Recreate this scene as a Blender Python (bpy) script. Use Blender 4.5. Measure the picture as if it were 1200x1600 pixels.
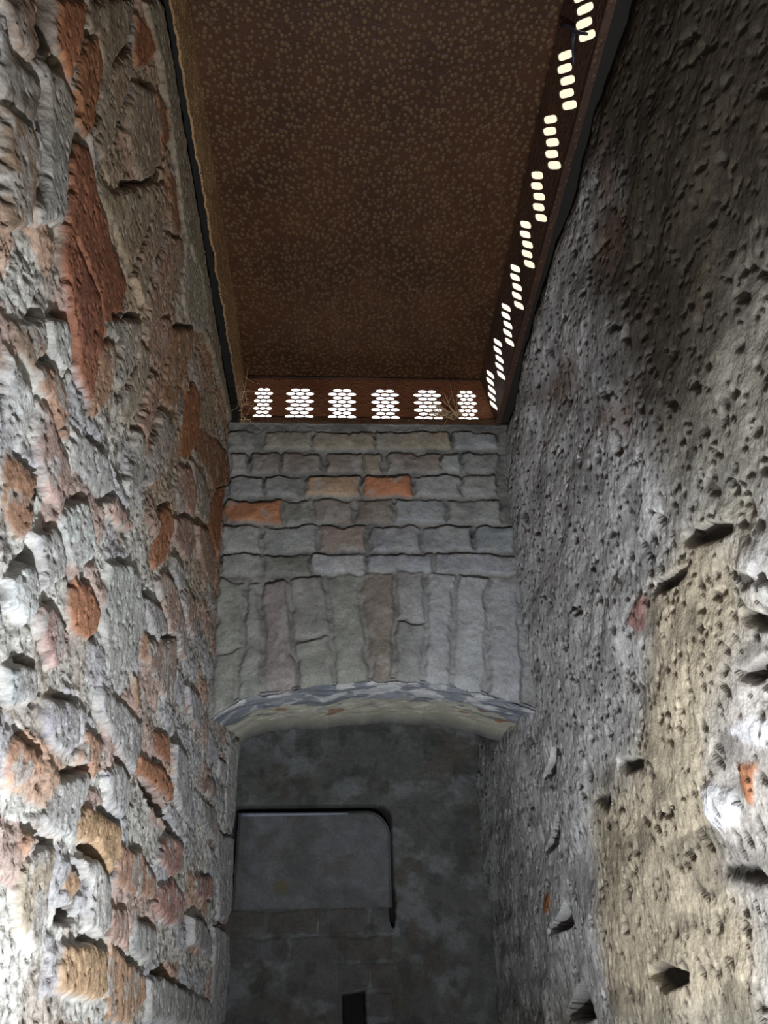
import bpy, math
import numpy as np
from mathutils import Matrix, Vector

for o in list(bpy.data.objects):
    bpy.data.objects.remove(o)
SC = bpy.context.scene
COL = SC.collection

# ------------------------------------------------------------ camera, world, light, exposure
EYE = 1.5
cam_data = bpy.data.cameras.new('camera')
cam = bpy.data.objects.new('camera', cam_data)
COL.objects.link(cam)
cam_data.sensor_fit = 'VERTICAL'
cam_data.sensor_height = 36.0
cam_data.lens = 28.017
cam_data.clip_start = 0.02
RT = np.array([[0.99875396, 0.04961512, -0.0053735],
               [-0.0450352, 0.8496561, -0.52541064],
               [-0.02150269, 0.52499795, 0.85083182]])          # columns: right, forward, up
right, fwd, up = RT[:, 0], RT[:, 1], RT[:, 2]
m = Matrix.Identity(4)
for i in range(3):
    m[i][0], m[i][1], m[i][2] = right[i], up[i], -fwd[i]
m[2][3] = EYE
cam.matrix_world = m
SC.camera = cam

world = bpy.data.worlds.new('overcast_sky')
SC.world = world
world.use_nodes = True
bg = world.node_tree.nodes['Background']
bg.inputs['Color'].default_value = (1.0, 0.965, 0.92, 1)
wt = world.node_tree
tcw = wt.nodes.new('ShaderNodeTexCoord'); sxw = wt.nodes.new('ShaderNodeSeparateXYZ')
wt.links.new(tcw.outputs['Generated'], sxw.inputs[0])
crw = wt.nodes.new('ShaderNodeValToRGB')
crw.color_ramp.elements[0].position = 0.10; crw.color_ramp.elements[0].color = (1.0, 0.985, 0.97, 1)
crw.color_ramp.elements[1].position = 0.22; crw.color_ramp.elements[1].color = (0.62, 0.52, 0.39, 1)
wt.links.new(sxw.outputs['X'], crw.inputs['Fac'])
wt.links.new(crw.outputs['Color'], bg.inputs['Color'])
bg.inputs['Strength'].default_value = 1.9

def lamp(name, kind, loc, direction, power, colour, **kw):
    d = bpy.data.lights.new(name, kind)
    d.energy = power
    d.color = colour
    for k, v in kw.items():
        setattr(d, k, v)
    o = bpy.data.objects.new(name, d)
    COL.objects.link(o)
    o.location = loc
    o.rotation_euler = Vector(direction).to_track_quat('-Z', 'Y').to_euler()
    return o

# hand torch held low in the shaft, pointed up
lamp('torch_light', 'SPOT', (0.055, 0.42, 1.06), (0.0, 0.12, 1.0), 58.0, (0.93, 0.97, 1.0),
     spot_size=math.radians(180), spot_blend=0.75, shadow_soft_size=0.025)
# weak soft fill added low behind the viewer, no source seen there
lamp('soft_fill', 'AREA', (0.05, -0.30, 0.9), (0.0, 0.75, 0.62), 1.2, (0.86, 0.93, 1.0), size=0.5)

SC.view_settings.view_transform = 'Standard'
SC.view_settings.look = 'None'
SC.view_settings.gamma = 1.0
SC.view_settings.use_curve_mapping = False
SC.view_settings.exposure = 0.0
SC.cycles.max_bounces = 6
SC.cycles.diffuse_bounces = 4
SC.cycles.use_denoising = True

# ------------------------------------------------------------ traced brick outlines, in metres on each wall
LEFT = [
('O',6,0.436,2.388,0.483,2.485,0.493,2.459,0.503,2.407,0.501,2.350,0.480,2.348,0.459,2.339),
('O',7,0.501,2.444,0.526,2.481,0.553,2.485,0.567,2.440,0.570,2.381,0.559,2.335,0.533,2.335,0.512,2.344,0.504,2.391,0.503,2.424),
('G',9,0.447,2.281,0.472,2.329,0.492,2.338,0.523,2.346,0.536,2.315,0.532,2.279,0.545,2.240,0.552,2.187,0.503,2.120,0.492,2.130,0.493,2.172,0.482,2.205,0.467,2.243),
('R',6,0.541,2.306,0.572,2.343,0.600,2.340,0.627,2.325,0.661,2.338,0.695,2.332,0.768,2.351,0.783,2.346,0.777,2.284,0.775,2.200,0.720,2.149,0.725,2.121,0.716,2.088,0.692,2.083,0.650,2.086,0.599,2.127,0.568,2.156,0.560,2.185,0.554,2.238,0.536,2.271),
('R',9,0.563,2.173,0.595,2.204,0.637,2.204,0.684,2.217,0.725,2.167,0.651,2.099,0.608,2.137,0.572,2.147),
('B',8,0.410,2.161,0.430,2.183,0.456,2.196,0.477,2.197,0.490,2.167,0.492,2.130,0.496,2.112,0.464,2.063),
('D',3,0.377,2.222,0.407,2.224,0.432,2.251,0.452,2.260,0.461,2.220,0.455,2.197,0.428,2.186,0.407,2.167),
('B',6,0.366,2.242,0.408,2.329,0.417,2.289,0.436,2.288,0.427,2.260,0.402,2.232,0.380,2.235),
('K',-12,0.413,2.297,0.414,2.341,0.433,2.381,0.458,2.335,0.444,2.298,0.428,2.292),
('T',3,0.487,2.494,0.593,2.715,0.603,2.622,0.594,2.505,0.603,2.428,0.571,2.361,0.574,2.426,0.560,2.492,0.528,2.495,0.500,2.454),
('T',5,0.585,2.523,0.616,2.646,0.644,2.617,0.635,2.515,0.632,2.455,0.621,2.394,0.587,2.366,0.587,2.403,0.596,2.462),
('T',5,0.650,2.605,0.724,2.712,0.763,2.700,0.814,2.665,0.762,2.519,0.712,2.509,0.664,2.504,0.651,2.552),
('O',4,0.603,2.695,0.647,2.746,0.693,2.774,0.680,2.709,0.648,2.634,0.619,2.652),
('N',2,0.733,2.726,0.791,2.781,0.837,2.763,0.807,2.678,0.769,2.687),
('N',2,0.848,2.703,0.923,2.750,0.984,2.759,0.990,2.701,0.921,2.632,0.863,2.656),
('E',9,0.600,2.728,0.725,2.990,1.073,2.941,1.575,3.003,1.795,2.926,1.696,2.826,1.534,2.805,1.258,2.729,0.988,2.704,0.846,2.746,0.712,2.767),
('T',5,0.672,2.398,0.808,2.608,0.822,2.549,0.795,2.453,0.782,2.372,0.715,2.360,0.672,2.356,0.628,2.323,0.614,2.351),
('T',6,0.849,2.665,0.886,2.665,0.887,2.553,0.858,2.447,0.840,2.365,0.785,2.366,0.804,2.464,0.826,2.574),
('P',6,0.912,2.611,1.008,2.710,1.029,2.666,0.990,2.531,0.969,2.422,0.872,2.329,0.873,2.417,0.891,2.509),
('G',5,1.022,2.728,1.149,2.778,1.302,2.766,1.144,2.623,1.056,2.611),
('W',6,0.510,1.980,0.543,1.976,0.574,1.980,0.587,1.972,0.583,1.934,0.576,1.915,0.551,1.924,0.540,1.926),
('B',4,0.504,2.001,0.569,2.067,0.588,2.043,0.573,2.015,0.575,1.999,0.541,1.999),
('M',7,0.569,2.067,0.614,2.112,0.648,2.090,0.633,2.050,0.600,2.046),
('S',7,0.566,2.005,0.607,2.046,0.642,2.046,0.670,2.035,0.678,2.006,0.666,1.988,0.635,1.994,0.606,1.999,0.581,1.989),
('P',6,0.591,1.982,0.618,2.001,0.635,1.994,0.666,1.988,0.696,1.986,0.706,1.955,0.687,1.923,0.648,1.922,0.622,1.924,0.603,1.949),
('N',3,0.552,1.904,0.580,1.909,0.624,1.921,0.633,1.915,0.627,1.872,0.610,1.853,0.575,1.862),
('S',5,0.632,1.917,0.633,1.882,0.629,1.858,0.610,1.853,0.622,1.882),
('G',8,0.710,2.205,0.780,2.279,0.771,2.229,0.726,2.193),
('S',5,0.709,2.170,0.764,2.222,0.788,2.175,0.752,2.089,0.718,2.068,0.719,2.116),
('G',6,0.796,2.295,0.858,2.358,0.867,2.312,0.848,2.243,0.807,2.181,0.781,2.169,0.786,2.224),
('T',4,0.863,2.320,0.917,2.359,0.940,2.315,0.905,2.237,0.877,2.187,0.842,2.160,0.840,2.209,0.861,2.270),
('P',5,0.908,2.408,1.003,2.504,1.015,2.441,0.994,2.371,0.942,2.342,0.902,2.358),
('S',8,1.023,2.503,1.170,2.649,1.156,2.546,1.115,2.442,1.086,2.375,1.013,2.334,1.013,2.406),
('P',8,0.932,2.329,0.991,2.360,0.992,2.307,0.967,2.230,0.936,2.176,0.908,2.178,0.925,2.253),
('V',9,1.019,2.321,1.099,2.348,1.113,2.318,1.062,2.234,1.025,2.177,0.966,2.145,0.978,2.207,1.010,2.271),
('G',8,0.900,2.194,0.950,2.205,0.968,2.169,0.961,2.127,0.918,2.082,0.888,2.093,0.906,2.155),
('O',2,1.179,2.497,1.246,2.571,1.326,2.581,1.335,2.498,1.272,2.405,1.183,2.346,1.179,2.401),
('N',3,1.345,2.539,1.528,2.643,1.693,2.726,1.784,2.721,1.711,2.586,1.578,2.531,1.425,2.497,1.302,2.452),
('O',3,1.513,2.444,1.578,2.531,1.763,2.666,1.701,2.512,1.664,2.419,1.511,2.377),
('P',7,1.190,2.332,1.281,2.386,1.364,2.376,1.341,2.312,1.277,2.292,1.194,2.280),
('V',8,1.272,2.405,1.387,2.449,1.509,2.452,1.503,2.394,1.402,2.354,1.338,2.374),
('P',7,1.182,2.219,1.322,2.300,1.383,2.278,1.337,2.216,1.236,2.191,1.179,2.184),
('P',7,1.367,2.313,1.507,2.385,1.668,2.410,1.669,2.326,1.522,2.284,1.410,2.278),
('O',2,1.093,2.173,1.157,2.229,1.194,2.193,1.170,2.126,1.108,2.074,1.063,2.069,1.084,2.121),
('V',8,1.210,2.160,1.305,2.185,1.340,2.159,1.269,2.124,1.207,2.126),
('P',8,1.148,2.095,1.229,2.121,1.299,2.105,1.380,2.075,1.377,2.033,1.257,2.024,1.157,2.043,1.114,2.062),
('P',7,1.337,2.166,1.454,2.183,1.459,2.116,1.390,2.104,1.317,2.114),
('W',7,0.700,1.938,0.748,1.979,0.797,1.968,0.823,1.954,0.790,1.915,0.734,1.888,0.694,1.897,0.690,1.917),
('V',8,0.640,1.870,0.684,1.903,0.732,1.891,0.731,1.867,0.687,1.838,0.661,1.853),
('W',8,0.623,1.831,0.645,1.849,0.675,1.838,0.679,1.808,0.658,1.786,0.615,1.789,0.603,1.812),
('K',-30,0.639,1.861,0.670,1.858,0.674,1.845,0.628,1.840),
('K',-25,0.729,1.975,0.767,1.991,0.777,2.007,0.765,1.979),
('K',-25,1.028,1.995,1.093,2.041,1.163,2.031,1.107,2.012,1.054,1.998),
('O',5,0.762,1.892,0.813,1.905,0.867,1.896,0.861,1.864,0.835,1.846,0.783,1.838,0.757,1.853,0.756,1.874),
('P',6,0.684,1.821,0.726,1.838,0.772,1.831,0.776,1.810,0.755,1.784,0.728,1.786,0.689,1.802),
('P',6,0.812,2.030,0.874,2.054,0.941,2.062,0.938,2.044,0.890,2.022,0.831,2.012),
('W',6,0.859,1.959,0.928,1.993,0.992,2.014,1.056,1.995,1.061,1.958,1.025,1.897,1.014,1.849,0.988,1.832,0.920,1.843,0.875,1.891,0.873,1.932),
('V',8,1.062,2.012,1.160,2.037,1.218,2.026,1.189,1.978,1.108,1.979,1.061,1.985),
('S',5,1.073,1.960,1.157,1.975,1.142,1.942,1.069,1.914),
('W',3,0.688,2.030,0.798,2.076,0.851,2.055,0.794,2.009,0.738,1.998,0.703,1.988),
('V',6,0.639,1.746,0.705,1.768,0.723,1.747,0.701,1.729,0.654,1.718),
('V',7,0.747,1.753,0.837,1.778,0.856,1.743,0.833,1.722,0.771,1.710,0.739,1.730),
('S',6,1.042,1.883,1.084,1.887,1.088,1.851,1.055,1.844),
('P',7,1.083,1.951,1.290,2.037,1.320,1.975,1.264,1.915,1.148,1.921,1.112,1.926),
('V',8,0.901,1.822,0.989,1.831,1.123,1.842,1.129,1.800,1.101,1.767,1.008,1.771,0.947,1.777,0.908,1.790),
('S',6,0.685,1.703,0.722,1.701,0.764,1.697,0.766,1.680,0.727,1.669,0.700,1.655,0.686,1.660,0.675,1.680),
('S',6,0.873,1.763,0.932,1.764,0.961,1.750,0.927,1.715,0.864,1.713,0.862,1.732),
('O',5,1.214,1.862,1.303,1.877,1.329,1.845,1.286,1.830,1.194,1.831),
('O',6,1.127,1.803,1.236,1.817,1.374,1.817,1.368,1.786,1.218,1.782,1.127,1.774),
('K',-30,1.157,1.774,1.218,1.782,1.354,1.772,1.476,1.748,1.388,1.745,1.232,1.754),
('V',8,0.958,1.736,1.013,1.761,1.105,1.759,1.096,1.723,1.059,1.696,0.994,1.708),
('G',6,0.815,1.696,0.905,1.720,0.907,1.698,0.889,1.649,0.808,1.642,0.776,1.649,0.797,1.674),
('H',6,0.912,1.689,0.991,1.692,1.073,1.693,1.084,1.672,1.054,1.635,0.969,1.654,0.889,1.649,0.882,1.662),
('K',-30,0.915,1.648,0.968,1.657,1.051,1.643,1.035,1.630,0.966,1.642),
('S',6,1.082,1.675,1.187,1.685,1.310,1.667,1.324,1.640,1.186,1.628,1.058,1.628,1.059,1.649),
('Q',7,1.371,1.738,1.524,1.748,1.544,1.708,1.420,1.681,1.283,1.687,1.306,1.713),
('Q',8,1.332,1.660,1.421,1.678,1.564,1.664,1.537,1.621,1.413,1.611,1.294,1.630),
('Q',7,1.647,1.713,1.843,1.733,1.880,1.701,1.752,1.679,1.633,1.683),
('H',3,0.878,1.622,0.920,1.623,0.944,1.612,0.918,1.594,0.879,1.607),
('K',-35,0.882,1.586,0.917,1.596,0.950,1.583,0.927,1.577,0.886,1.578),
('M',9,0.879,1.636,0.975,1.643,1.045,1.632,1.060,1.582,1.016,1.565,0.973,1.574,0.964,1.610,0.927,1.627),
('H',7,0.905,1.558,1.071,1.561,1.095,1.515,1.056,1.508,0.898,1.514,0.893,1.537),
('S',6,1.078,1.569,1.276,1.540,1.305,1.512,1.218,1.485,1.109,1.487,1.074,1.534),
('K',-35,1.337,1.544,1.458,1.561,1.486,1.545,1.708,1.525,1.584,1.523),
('V',8,1.327,1.871,1.458,1.887,1.527,1.852,1.595,1.824,1.641,1.789,1.457,1.788,1.355,1.813),
('G',8,1.307,1.540,1.489,1.539,1.866,1.514,2.103,1.470,1.319,1.484),
('V',8,1.404,2.001,1.589,2.032,1.615,1.976,1.477,1.958),
('W',6,1.845,1.983,1.962,1.996,1.945,1.948,1.858,1.944),
('P',6,1.710,1.913,1.836,1.923,1.818,1.888,1.664,1.870),
('P',6,1.048,1.604,1.141,1.610,1.178,1.564,1.079,1.566),
('G',6,1.184,1.605,1.343,1.603,1.331,1.556,1.209,1.557),
('T',5,0.783,1.625,0.834,1.633,0.838,1.586,0.826,1.546,0.758,1.560,0.750,1.605),
('S',5,0.746,1.635,0.785,1.634,0.774,1.618,0.740,1.613),
('G',7,1.640,1.855,1.825,1.870,1.982,1.822,1.903,1.799,1.719,1.821),
('G',7,1.599,1.644,1.847,1.644,1.961,1.607,1.889,1.594,1.622,1.597),
('V',7,1.894,1.656,2.071,1.651,2.088,1.608,1.910,1.604),
('P',6,1.833,1.846,1.946,1.842,1.928,1.808,1.843,1.814),
('W',6,1.946,2.038,2.142,2.114,2.177,1.881,1.981,1.862),
('V',7,1.876,1.829,2.080,1.850,2.098,1.684,1.949,1.659),
('V',6,1.898,1.643,2.080,1.643,2.118,1.469,1.926,1.473)]
RIGHT = [
('g',0,1.780,2.948,1.149,2.858,0.896,2.822,0.811,2.614,1.017,2.617,0.926,2.360,0.911,2.174,0.858,2.004,1.029,1.976,1.034,1.919,1.185,1.789,1.417,1.792,1.463,1.647,1.460,1.465,2.768,1.443,2.581,2.237,1.949,2.137),
('y',4,0.863,1.997,0.794,1.971,0.722,1.940,0.684,1.880,0.697,1.858,0.790,1.827,0.904,1.756,0.970,1.662,0.983,1.609,0.935,1.560,0.956,1.474,1.460,1.465,1.480,1.553,1.463,1.647,1.417,1.792,1.185,1.789,1.076,1.850,1.034,1.919,1.029,1.976),
('p',3,0.904,1.756,0.797,1.816,0.717,1.825,0.928,1.475,0.956,1.474,0.935,1.560,0.983,1.609),
('b',-4,1.186,2.594,1.094,2.527,1.146,2.500,1.211,2.504,1.317,2.573,1.433,2.708,1.357,2.664),
('b',-5,1.048,2.365,0.928,2.267,0.963,2.242,1.096,2.334),
('b',-3,0.870,2.644,0.782,2.545,0.833,2.488,0.889,2.515,0.922,2.592),
('b',-3,0.836,2.736,0.767,2.720,0.811,2.614,0.865,2.653),
('w',14,0.962,1.711,0.924,1.707,0.880,1.692,0.878,1.671,0.901,1.658,0.948,1.657,0.971,1.670,0.971,1.690),
('o',5,0.866,1.716,0.809,1.704,0.831,1.692,0.853,1.666,0.867,1.673,0.868,1.698),
('q',6,1.057,2.004,1.006,1.990,1.039,1.945,1.084,1.960,1.099,1.987),
('o',4,1.849,1.692,1.789,1.688,1.797,1.656,1.872,1.653),
('w',5,0.862,1.751,0.805,1.751,0.773,1.731,0.787,1.709,0.834,1.729),
('g',5,0.740,1.911,0.677,1.891,0.714,1.830,0.746,1.860),
('k',-50,1.658,1.813,1.645,1.780,1.672,1.770,1.840,1.772,1.742,1.789),
('k',-50,1.656,1.654,1.625,1.623,1.687,1.619,1.809,1.615,1.722,1.631),
('k',-60,1.614,1.525,1.588,1.478,1.660,1.471,1.817,1.470),
('k',-40,1.657,1.943,1.604,1.923,1.640,1.902,1.735,1.906,1.686,1.926),
('k',-16,0.853,1.994,0.793,1.973,0.747,1.941,0.793,1.956,0.840,1.979),
('k',-14,0.980,1.987,0.913,1.972,0.867,1.953,0.909,1.959,0.973,1.977),
('k',-14,0.797,1.790,0.740,1.787,0.744,1.780,0.780,1.779),
('k',-14,0.980,1.624,0.895,1.614,0.881,1.603,0.971,1.615),
('k',-16,1.268,1.529,1.188,1.534,1.128,1.518,1.215,1.509),
('k',-14,1.252,1.814,1.179,1.800,1.143,1.786,1.229,1.796),
('k',-14,1.416,1.794,1.324,1.783,1.353,1.767),
('k',-12,0.769,1.850,0.740,1.833,0.722,1.816,0.756,1.831),
('k',-10,0.704,1.868,0.720,1.866,0.699,1.855)]
FAR = [
('gd',2,-0.314,2.826,-0.223,2.827,-0.220,2.770,-0.310,2.769),
('tn',4,-0.217,2.827,-0.092,2.829,-0.091,2.771,-0.214,2.770),
('tn',5,-0.088,2.829,0.084,2.831,0.083,2.773,-0.087,2.771),
('tn',5,0.088,2.831,0.286,2.834,0.282,2.776,0.087,2.773),
('gb',3,0.298,2.834,0.420,2.835,0.415,2.777,0.294,2.776),
('gp',5,-0.304,2.753,-0.258,2.753,-0.254,2.692,-0.300,2.692),
('bd',5,-0.248,2.753,-0.172,2.754,-0.170,2.693,-0.244,2.693),
('bd',6,-0.165,2.754,-0.067,2.755,-0.066,2.694,-0.162,2.693),
('pb',6,-0.047,2.755,0.051,2.756,0.051,2.695,-0.046,2.694),
('tn',6,0.053,2.757,0.098,2.757,0.097,2.696,0.053,2.695),
('pb',6,0.118,2.757,0.261,2.759,0.257,2.697,0.117,2.696),
('lb',6,0.264,2.759,0.307,2.759,0.303,2.698,0.260,2.697),
('gr',5,0.313,2.759,0.413,2.760,0.407,2.699,0.309,2.698),
('gr',5,-0.299,2.679,-0.215,2.680,-0.211,2.619,-0.294,2.619),
('gr',5,-0.207,2.680,-0.115,2.681,-0.113,2.620,-0.204,2.619),
('sa',8,-0.098,2.681,0.043,2.682,0.042,2.621,-0.097,2.620),
('or',9,0.053,2.682,0.177,2.683,0.175,2.622,0.052,2.621),
('li',6,0.188,2.683,0.305,2.685,0.301,2.623,0.185,2.622),
('gr',5,0.313,2.685,0.406,2.685,0.400,2.624,0.309,2.623),
('or',8,-0.304,2.606,-0.164,2.607,-0.161,2.540,-0.299,2.540),
('gd',3,-0.157,2.607,-0.086,2.608,-0.085,2.541,-0.154,2.540),
('bd',5,-0.075,2.608,0.019,2.609,0.019,2.541,-0.074,2.541),
('bd',5,0.029,2.609,0.124,2.609,0.122,2.542,0.029,2.541),
('gb',6,0.131,2.609,0.262,2.610,0.257,2.543,0.129,2.542),
('gr',5,0.269,2.610,0.406,2.611,0.400,2.543,0.265,2.543),
('gr',6,-0.309,2.527,-0.210,2.528,-0.206,2.457,-0.303,2.457),
('gr',5,-0.199,2.528,-0.073,2.529,-0.072,2.458,-0.195,2.457),
('bp',6,-0.062,2.529,0.053,2.529,0.052,2.458,-0.061,2.458),
('gb',7,0.068,2.529,0.195,2.530,0.192,2.458,0.067,2.458),
('gb',6,0.202,2.530,0.323,2.531,0.317,2.459,0.199,2.458),
('gb',6,0.330,2.531,0.437,2.531,0.429,2.459,0.325,2.459),
('gr',5,-0.306,2.449,-0.205,2.449,-0.202,2.395,-0.301,2.395),
('gd',5,-0.198,2.449,-0.086,2.449,-0.084,2.395,-0.195,2.395),
('lb',6,-0.079,2.449,0.052,2.450,0.052,2.396,-0.077,2.396),
('gb',5,0.059,2.450,0.221,2.450,0.218,2.396,0.059,2.396),
('gb',6,0.228,2.450,0.435,2.451,0.429,2.396,0.225,2.396),
('gg',5,-0.302,2.382,-0.237,2.370,-0.241,2.209,-0.294,2.193),
('gg',5,-0.294,2.186,-0.240,2.202,-0.243,2.075,-0.288,2.039),
('gg',5,-0.227,2.370,-0.205,2.370,-0.182,2.082,-0.233,2.075),
('bl',5,-0.195,2.370,-0.139,2.383,-0.104,2.091,-0.172,2.082),
('gg',5,-0.129,2.383,-0.054,2.390,-0.036,2.235,-0.109,2.224),
('gg',5,-0.109,2.217,-0.036,2.228,-0.022,2.106,-0.094,2.091),
('gg',5,-0.044,2.390,0.032,2.396,0.057,2.121,-0.012,2.106),
('bd',5,0.042,2.397,0.119,2.400,0.111,2.128,0.068,2.121),
('gr',6,0.129,2.400,0.198,2.398,0.189,2.269,0.125,2.276),
('gr',6,0.125,2.268,0.188,2.262,0.177,2.116,0.121,2.128),
('lb',6,0.208,2.398,0.270,2.392,0.237,2.103,0.188,2.115),
('lb',6,0.281,2.392,0.350,2.384,0.316,2.089,0.247,2.103),
('gb',6,0.360,2.384,0.425,2.375,0.401,2.071,0.327,2.088)]

# ------------------------------------------------------------ noise
def table(seed):
    return np.random.RandomState(seed).rand(256, 256)

def vnoise(x, y, seed):
    T = table(seed)
    xi = np.floor(x).astype(np.int64); yi = np.floor(y).astype(np.int64)
    fx = x - xi; fy = y - yi
    fx = fx * fx * (3 - 2 * fx); fy = fy * fy * (3 - 2 * fy)
    a = T[xi & 255, yi & 255]; b = T[(xi + 1) & 255, yi & 255]
    c = T[xi & 255, (yi + 1) & 255]; d = T[(xi + 1) & 255, (yi + 1) & 255]
    return (a * (1 - fx) + b * fx) * (1 - fy) + (c * (1 - fx) + d * fx) * fy

def fbm(x, y, seed, octaves=4, gain=0.5):
    s = 0.0; a = 1.0; n = 0.0
    for k in range(octaves):
        s = s + a * vnoise(x * 2 ** k + 17.3 * k, y * 2 ** k + 9.1 * k, seed + k)
        n += a; a *= gain
    return s / n

def worley(x, y, seed):
    """distance to the nearest cell point, and that cell's random number"""
    A, B, Cc = table(seed), table(seed + 1), table(seed + 2)
    xi = np.floor(x).astype(np.int64); yi = np.floor(y).astype(np.int64)
    best = np.full(x.shape, 9.0); idv = np.zeros(x.shape)
    for dx in (-1, 0, 1):
        for dy in (-1, 0, 1):
            i = (xi + dx) & 255; j = (yi + dy) & 255
            px = xi + dx + A[i, j]; py = yi + dy + B[i, j]
            d = np.hypot(px - x, py - y)
            q = d < best
            best = np.where(q, d, best); idv = np.where(q, Cc[i, j], idv)
    return best, idv

def sstep(a, b, x):
    t = np.clip((x - a) / (b - a), 0, 1)
    return t * t * (3 - 2 * t)

def poly_sdf(u, v, P):
    """signed distance to a polygon, positive inside"""
    n = len(P); d = np.full(u.shape, 1e9); ins = np.zeros(u.shape, bool)
    for i in range(n):
        ax, ay = P[i]; bx, by = P[(i + 1) % n]
        ex, ey = bx - ax, by - ay
        wx, wy = u - ax, v - ay
        t = np.clip((wx * ex + wy * ey) / (ex * ex + ey * ey + 1e-12), 0, 1)
        d = np.minimum(d, np.hypot(wx - ex * t, wy - ey * t))
        if abs(ey) > 1e-9:
            c = ((ay > v) != (by > v)) & (u < ex * (v - ay) / ey + ax)
            ins ^= c
    return np.where(ins, d, -d)

def unpack(rec):
    k, h, f = rec[0], rec[1], rec[2:]
    return k, h, [(f[i], f[i + 1]) for i in range(0, len(f), 2)]

def axis(*segs):
    """non-uniform axis: (start, stop, step) pieces joined"""
    out = [np.arange(a, b, s) for a, b, s in segs]
    a = np.concatenate(out + [np.array([segs[-1][1]])])
    return a[np.concatenate([[True], np.diff(a) > segs[-1][2] * .35])]

def lerp3(c, k, m):
    return c * (1 - m[..., None]) + np.asarray(k) * m[..., None]

# ------------------------------------------------------------ materials
def new_mat(name):
    mt = bpy.data.materials.new(name)
    mt.use_nodes = True
    nt = mt.node_tree
    return mt, nt, nt.nodes['Principled BSDF']

def node(nt, kind, **inputs):
    n = nt.nodes.new(kind)
    for k, v in inputs.items():
        n.inputs[k.replace('_', ' ')].default_value = v
    return n

def masonry_mat(name, grit=1.0, rough=0.93):
    """albedo from the mesh's own colour layer, sandy speckle and fine grit"""
    mt, nt, b = new_mat(name)
    L = nt.links
    at = nt.nodes.new('ShaderNodeAttribute'); at.attribute_name = 'Col'
    tc = nt.nodes.new('ShaderNodeTexCoord')
    n1 = node(nt, 'ShaderNodeTexNoise', Scale=190.0, Detail=5.0, Roughness=0.7)
    n2 = node(nt, 'ShaderNodeTexNoise', Scale=22.0, Detail=6.0, Roughness=0.65)
    vo = node(nt, 'ShaderNodeTexVoronoi', Scale=230.0)
    for n in (n1, n2, vo):
        L.new(tc.outputs['Object'], n.inputs['Vector'])
    r1 = nt.nodes.new('ShaderNodeMapRange')
    r1.inputs['From Min'].default_value = 0.3; r1.inputs['From Max'].default_value = 0.7
    r1.inputs['To Min'].default_value = 0.78; r1.inputs['To Max'].default_value = 1.22
    L.new(n1.outputs['Fac'], r1.inputs['Value'])
    r2 = nt.nodes.new('ShaderNodeMapRange')
    r2.inputs['From Min'].default_value = 0.3; r2.inputs['From Max'].default_value = 0.7
    r2.inputs['To Min'].default_value = 0.8; r2.inputs['To Max'].default_value = 1.15
    L.new(n2.outputs['Fac'], r2.inputs['Value'])
    mu = nt.nodes.new('ShaderNodeMath'); mu.operation = 'MULTIPLY'
    L.new(r1.outputs['Result'], mu.inputs[0]); L.new(r2.outputs['Result'], mu.inputs[1])
    vm = nt.nodes.new('ShaderNodeVectorMath'); vm.operation = 'SCALE'
    L.new(at.outputs['Color'], vm.inputs[0]); L.new(mu.outputs[0], vm.inputs['Scale'])
    L.new(vm.outputs['Vector'], b.inputs['Base Color'])
    ad = nt.nodes.new('ShaderNodeMath'); ad.operation = 'ADD'
    L.new(n1.outputs['Fac'], ad.inputs[0]); L.new(vo.outputs['Distance'], ad.inputs[1])
    bp = node(nt, 'ShaderNodeBump', Strength=0.34 * grit, Distance=0.0022)
    L.new(ad.outputs[0], bp.inputs['Height']); L.new(bp.outputs['Normal'], b.inputs['Normal'])
    b.inputs['Roughness'].default_value = rough
    b.inputs['Specular IOR Level'].default_value = 0.25
    return mt

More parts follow.
